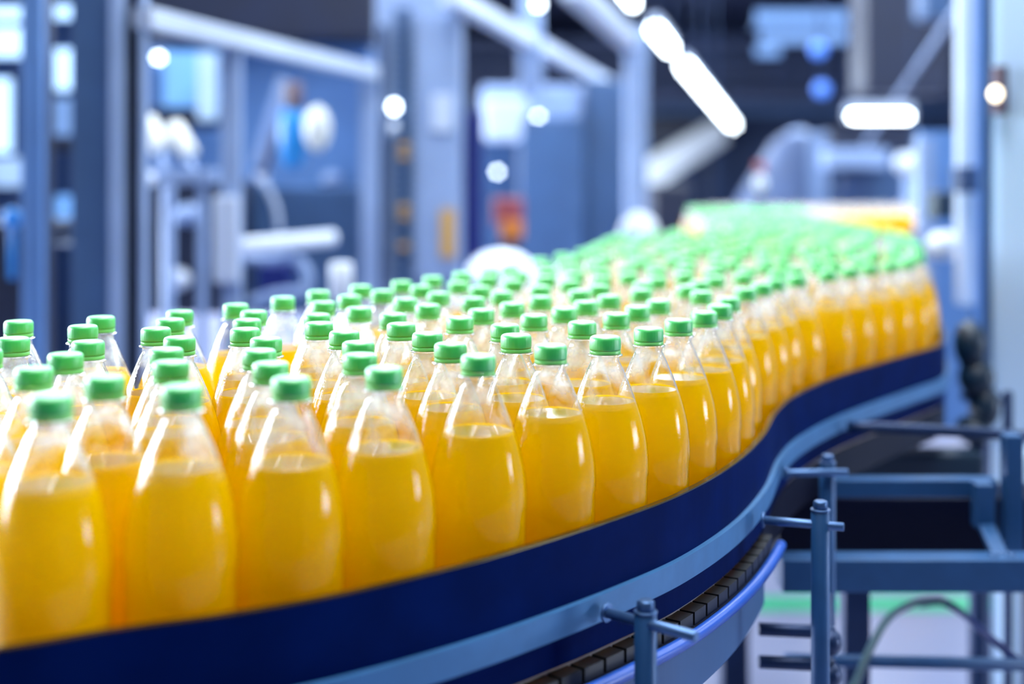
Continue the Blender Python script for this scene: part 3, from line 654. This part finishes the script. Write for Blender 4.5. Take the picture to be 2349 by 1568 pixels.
bm = bm_new(); add_ellipsoid(bm, at(728, 295, 4.75), .05, .05, .085, 20); cc = obj('motor_cover', bm, 'cream', t)
bm = bm_new(); add_beam(bm, at(652, 180, 4.9), at(590, 380, 4.9), .05, .04, .006); tag(obj('swing_beam', bm, 'lilac'), 'slanted grey beam left of the blue actuator', 'arm')
bm = bm_new(); add_beam(bm, at(655, 265, 4.98), at(600, 400, 4.98), .035, .03, .004); tag(obj('link_beam', bm, 'brown'), 'brown thin arm crossing below the blue actuator', 'arm')
bm = bm_new(); add_rod(bm, at(545, 566, 4.3), at(765, 545, 4.6), .028, 18); tag(obj('white_roller', bm, 'white'), 'white horizontal roller low in the guarded cell', 'roller')
pts = catmull([tuple(at(x, y, 4.8)) for x, y in ((598, 405), (618, 440), (634, 480), (640, 530))], 6)
bm = bm_new(); add_tube(bm, pts, .012, 10); tag(obj('hose', bm, 'pale'), 'pale hose hanging from the joint in the cell', 'hose')
pts = catmull([tuple(at(x, y, 4.5)) for x, y in ((560, 590), (620, 595), (675, 590), (705, 625), (700, 665), (640, 672), (580, 690))], 6)
bm = bm_new(); add_tube(bm, pts, .018, 10); tag(obj('hose', bm, 'lilac'), 'looped grey hose below the white roller', 'hose')
tag(obj('blue_crate', pbox(590, 660, 610, 690, 4.7, .15, .005), 'deep'), 'blue crate inside the hose loop', 'crate')
c = at(782, 600, 3.6); bm = bm_new(); add_rod(bm, at(782, 690, 3.6), at(782, 602, 3.6), .032, 20, .006); tag(obj('white_canister', bm, 'white'), 'white upright canister behind the caps left of the tower', 'canister')

# tower with cable chain
t = thing('machine_tower', 'tall grey blue tower with cable chain and yellow marks', 'tower', base_of(955, 5.2))
obj('body', pbox(862, 1056, -40, 760, 5.25, .35, .01), 'lilac', t); obj('slot', pbox(866, 884, 60, 760, 5.2, .06), 'slate', t)
obj('door', pbox(952, 1052, 30, 640, 5.2, .04, .006), 'lilac', t)
bm = bm_new(); k = 0
for y in range(20, 660, 19): pbox(905, 942, y, y+13, 5.17, .06, .003, bm)
obj('cable_chain', bm, 'mid', t)
for y in (330, 352, 470, 490, 560): obj('yellow_mark', pbox(915, 938, y, y+10, 5.15, .02), 'ochre', t)
obj('window_plate', pbox(990, 1040, 215, 300, 5.18, .02), 'pale', t); obj('ochre_plate', pbox(1010, 1044, 480, 590, 5.18, .02), 'ochre', t)
for y, m in ((245, 'lampsoft'), (292, 'white')):
    bm = bm_new(); add_ellipsoid(bm, at(904, y, 5.16), .018, .02, .022, 14); obj('round_lamp', bm, m, t)
tag(obj('blue_column', pbox(1060, 1106, 255, 720, 5.6, .15, .006), 'deep'), 'deep blue column right of the cable tower', 'column')

# machines in the middle distance
t = thing('packing_machine', 'blue grey machine block behind the far caps, centre', 'machine', base_of(1300, 8.2))
obj('body', pbox(1190, 1340, 270, 640, 8.0, .8, .02), 'mid', t); obj('side_cabinet', pbox(1340, 1440, 180, 640, 8.3, .7, .02), 'mid', t); obj('side_cabinet', pbox(1100, 1192, 210, 640, 8.6, .7, .02), 'mid', t)
obj('header', pbox(1105, 1330, 195, 275, 8.1, .3, .02), 'lilac', t)
obj('front_cover', pbox(1112, 1210, 225, 325, 8.0, .1, .03), 'pale', t)
bm = bm_new(); add_ellipsoid(bm, at(1141, 394, 8.58), .018, .03, .018, 12); obj('indicator_lamp', bm, 'lampsoft', t)
bm = bm_new(); add_ellipsoid(bm, at(1235, 268, 8.08), .018, .03, .018, 12); obj('indicator_lamp', bm, 'lampsoft', t)
t = thing('orange_box', 'red and orange box low behind the white dome', 'box', at(1172, 545, 6.4))
obj('upper_part', pbox(1130, 1200, 455, 515, 6.4, .15, .01), 'red', t); obj('lower_part', pbox(1148, 1200, 505, 548, 6.38, .15, .01), 'amber', t); obj('stand', pbox(1140, 1196, 549, 1000, 6.4, .14, .01), 'slate', t)
for (px, py, Z, rx, rz, lab) in ((1150, 632, 4.2, .115, .085, 'large white dome behind the middle of the far caps'), (1466, 540, 5.6, .085, .10, 'white dome at the foot of the tall pale post'), (1553, 566, 5.0, .062, .06, 'small white dome right of the pale post')):
    t = thing('white_dome', lab, 'dome', base_of(px, Z), 'white domes behind the belt')
    bm = bm_new(); add_ellipsoid(bm, at(px, py, Z), rx, rx, rz, 28, -.2, 1.0); obj('dome', bm, 'white', t)
    c = at(px, py, Z); bm = bm_new(); add_rod(bm, (c.x, c.y, 0), (c.x, c.y, c.z-.01), rx*.5, 18); obj('stand', bm, 'lilac', t)
obj_t = thing('conveyor_bridge', 'tall pale post standing in front of the slanted conveyor, centre', 'post', base_of(1462, 7.0))
obj('post', pbox(1436, 1486, 62, 640, 7.0, .1, .006), 'lilac', obj_t)
sl = thing('overhead_conveyor', 'slanted pale conveyor rising to the right behind the tall pale post', 'conveyor', base_of(1560, 20))
bm = bm_new(); add_beam(bm, at(1470, 412, 24.0), at(1648, 302, 26.5), .36, .44, .02); obj('slanted_bed', bm, 'bright', sl)
for px, py, Z in ((1500, 400, 24.4), (1636, 318, 26.2)):
    q = at(px, py, Z); bm = bm_new(); add_rod(bm, (q.x, q.y, 0), q, .05, 12); obj('leg', bm, 'slate', sl)
tag(obj('hanging_pillar', pbox(1190, 1245, -40, 215, 6.6, .1, .006), 'lilac'), 'pale hanging pillar under the ceiling beams, centre', 'pillar')
for (x0, y0, Z1, x1, y1, Z2, w, lab) in ((1030, -10, 5.0, 1395, 192, 9.4, .07, 'long pale overhead beam running from the cable tower'), (1310, -30, 5.0, 1450, 100, 7.2, .09, 'short pale overhead beam ending at the tall post')):
    a, b = at(x0, y0, Z1), at(x1, y1, Z2); bm = bm_new(); add_beam(bm, a, b, w, w, .004); tag(obj('overhead_beam', bm, 'pale'), lab, 'beam')
bm = bm_new()
for (x, y, Z, r) in ((1235, 10, 5.6, .02), (1415, 55, 6.6, .02)):
    b2 = bm_new(); add_ellipsoid(b2, at(x, y, Z), r, r, r, 12); tag(obj('spot_lamp', b2, 'lampsoft'), 'round spot light on the hanging pillar' if x < 1300 else 'round spot light on the short overhead beam', 'lamp')
bm.free()
for (y0, y1, Z, m, lab) in ((88, 128, 26.0, 'truss', 'upper dark roof truss across the hall'), (150, 232, 26.6, 'truss', 'broad dark roof truss across the hall, second from the top'), (240, 260, 27.2, 'mid', 'thin pale girder below the broad truss')):
    t = thing('roof_truss', lab, 'truss', at(1700, y0, Z))
    obj('chord', pbox(1060, 2260, y0, y0+(y1-y0)*.3, Z, .2), m, t); obj('chord', pbox(1060, 2260, y1-(y1-y0)*.35, y1, Z, .2), m, t); bm = bm_new()
    for k in range(12):
        xa = 1060+100*k; add_beam(bm, at(xa, y0+2, Z+.1), at(xa+50, y1-2, Z+.1), .10, .10); add_beam(bm, at(xa+50, y1-2, Z+.1), at(xa+100, y0+2, Z+.1), .10, .10)
    obj('web', bm, m, t)
tag(obj('dark_cabinet', pbox(1500, 1585, 422, 842, 9.0, .6, .02), 'dark'), 'dark navy cabinet left of the far bottles', 'cabinet')
t = thing('dark_gantry', 'dark gantry box behind the tall pale post', 'gantry', base_of(1500, 28)); obj('box', pbox(1380, 1640, 262, 330, 28, .5, .02), 'dark', t)
for x in (1395, 1625): obj('leg', pbox(x-10, x+10, 330, 540, 28.2, .2), 'dark', t)
t = thing('hopper_machine', 'large slate hopper narrowing upward behind the far bottles', 'machine', base_of(1830, 9.5))
c = at(1830, 480, 10.6); top = at(1830, 325, 10.6)
bm = bm_new(); add_lathe(bm, [(.52, 0.8), (.52, c.z), (.48, c.z+.1), (.20, top.z), (.12, top.z+.06)], 24, Matrix.Translation((c.x, c.y, 0))); obj('hopper', bm, 'slate', t)
bm = bm_new(); add_rod(bm, (c.x, c.y, 0), (c.x, c.y, .82), .2, 20); obj('pedestal', bm, 'dark', t)
bm = bm_new(); add_ellipsoid(bm, at(1832, 318, 10.6), .11, .1, .08, 18); obj('lid', bm, 'lilac', t)
t = thing('beacon', 'reddish beacon with white lower dome before the hopper', 'beacon', at(1744, 430, 6.0))
bm = bm_new(); add_ellipsoid(bm, at(1744, 420, 6.0), .03, .03, .04, 16); obj('lens', bm, 'white', t); bm = bm_new(); add_rod(bm, at(1744, 395, 6.0), at(1744, 372, 6.0), .025, 14); obj('top', bm, 'red', t)
bm = bm_new(); add_rod(bm, at(1744, 480, 6.0), at(1744, 435, 6.0), .012, 10); obj('stem', bm, 'slate', t)
t = thing('far_machine', 'grey machine with dark band and pale ledge below the long lamp', 'machine', base_of(2000, 8.6))
obj('body', pbox(1900, 2110, 300, 900, 8.6, .6, .02), 'mid', t); obj('dark_band', pbox(1905, 2095, 298, 338, 8.5, .1, .01), 'dark', t); obj('ledge', pbox(1895, 2040, 340, 386, 8.4, .2, .02), 'lilac', t); obj('dark_hatch', pbox(1930, 1995, 395, 470, 8.5, .1, .01), 'slate', t)
bm = bm_new(); add_rod(bm, at(2055, 375, 8.1), at(2115, 375, 8.1), .064, 18, .03); t = thing('white_cylinder', 'white horizontal cylinder under the long lamp at right', 'cylinder', base_of(2085, 8.1)); obj('cylinder', bm, 'white', t); q = at(2085, 400, 8.1); bm = bm_new(); add_rod(bm, (q.x, q.y, 0), (q.x, q.y, q.z), .03, 12); obj('stand', bm, 'lilac', t)
bm = bm_new(); add_beam(bm, at(2330, -180, 5.6), at(1985, 330, 8.0), .02, .02); tag(obj('slanted_wire', bm, 'lilac'), 'thin slanted pipe descending behind the long lamp', 'pipe')
tag(obj('dark_duct', pbox(1985, 2180, -680, 215, 9.0, .4, .02), 'dark'), 'dark duct dropping from the ceiling, upper right', 'duct')
tag(obj('upper_pipe_block', pbox(2120, 2190, -40, 40, 7.0, .2, .02), 'mid'), 'blue grey box at the top right ceiling', 'box')

# lamps
def tube_lamp(a, b, r, label, m='lamp', group=None):
    t = thing('tube_lamp', label, 'lamp', (a+b)/2, group)
    bm = bm_new(); add_rod(bm, a, b, r, 14, r*.4); obj('tube', bm, m, t)
    up = V(0, 0, r+.025); bm = bm_new(); add_beam(bm, a+up, b+up, .07, .05, .004); obj('housing', bm, 'pale', t)
    for e in (a, b):
        bm = bm_new(); add_box(bm, (e.x-.015, e.y-.015, e.z-r), (e.x+.015, e.y+.015, e.z+r+.03)); obj('end_socket', bm, 'pale', t)
        bm = bm_new(); add_rod(bm, (e.x, e.y, e.z+r+.05), (e.x, e.y, 4.6), .004, 8); obj('hanger', bm, 'slate', t)
H = .9
def lampline(y): Z = FPX*H/(HY-y); return at(1776-(HY-y)/1.208, y, Z)
for y0, y1, lab in ((-60, 10, 'nearest tube lamp of the slanting row, cut by the top edge'), (68, 112, 'second tube lamp of the slanting row'), (152, 192, 'third tube lamp of the slanting row'), (194, 236, 'fourth tube lamp of the slanting row'), (238, 286, 'farthest tube lamp of the slanting row, above the slanted conveyor')):
    tube_lamp(lampline(y0), lampline(y1), .024+.004*(y0+60)/30, lab, 'lamp', 'slanting row of tube lamps')
tube_lamp(at(1945, 267, 6.8), at(2090, 267, 6.8), .022, 'long level tube lamp above the far bottles at right')
t = thing('roof_light', 'large dim blue roof light near the top right', 'roof light', at(1840, 60, 9.0))
obj('pane', pbox(1735, 1945, 24, 54, 9.0, .03), 'skyblue', t); obj('pane', pbox(1745, 1945, 66, 98, 9.0, .03), 'skyblue', t); obj('pane', pbox(1735, 1790, 104, 128, 9.0, .03), 'skyblue', t); obj('glazing_bar', pbox(1730, 1950, 54, 66, 8.97, .06), 'mid', t)
for x, y, lab in ((1878, 114, 'small blue lamp just below the roof light'), (1885, 205, 'dim blue lamp between the trusses')):
    q = at(x, y, 8.0 if y < 150 else 8.4); t = thing('blue_lamp', lab, 'lamp', q); bm = bm_new(); add_ellipsoid(bm, q, .05, .05, .05, 14); obj('shade', bm, 'bluelamp', t); bm = bm_new(); add_rod(bm, q, (q.x, q.y, 4.6), .004, 8); obj('hanger', bm, 'slate', t)
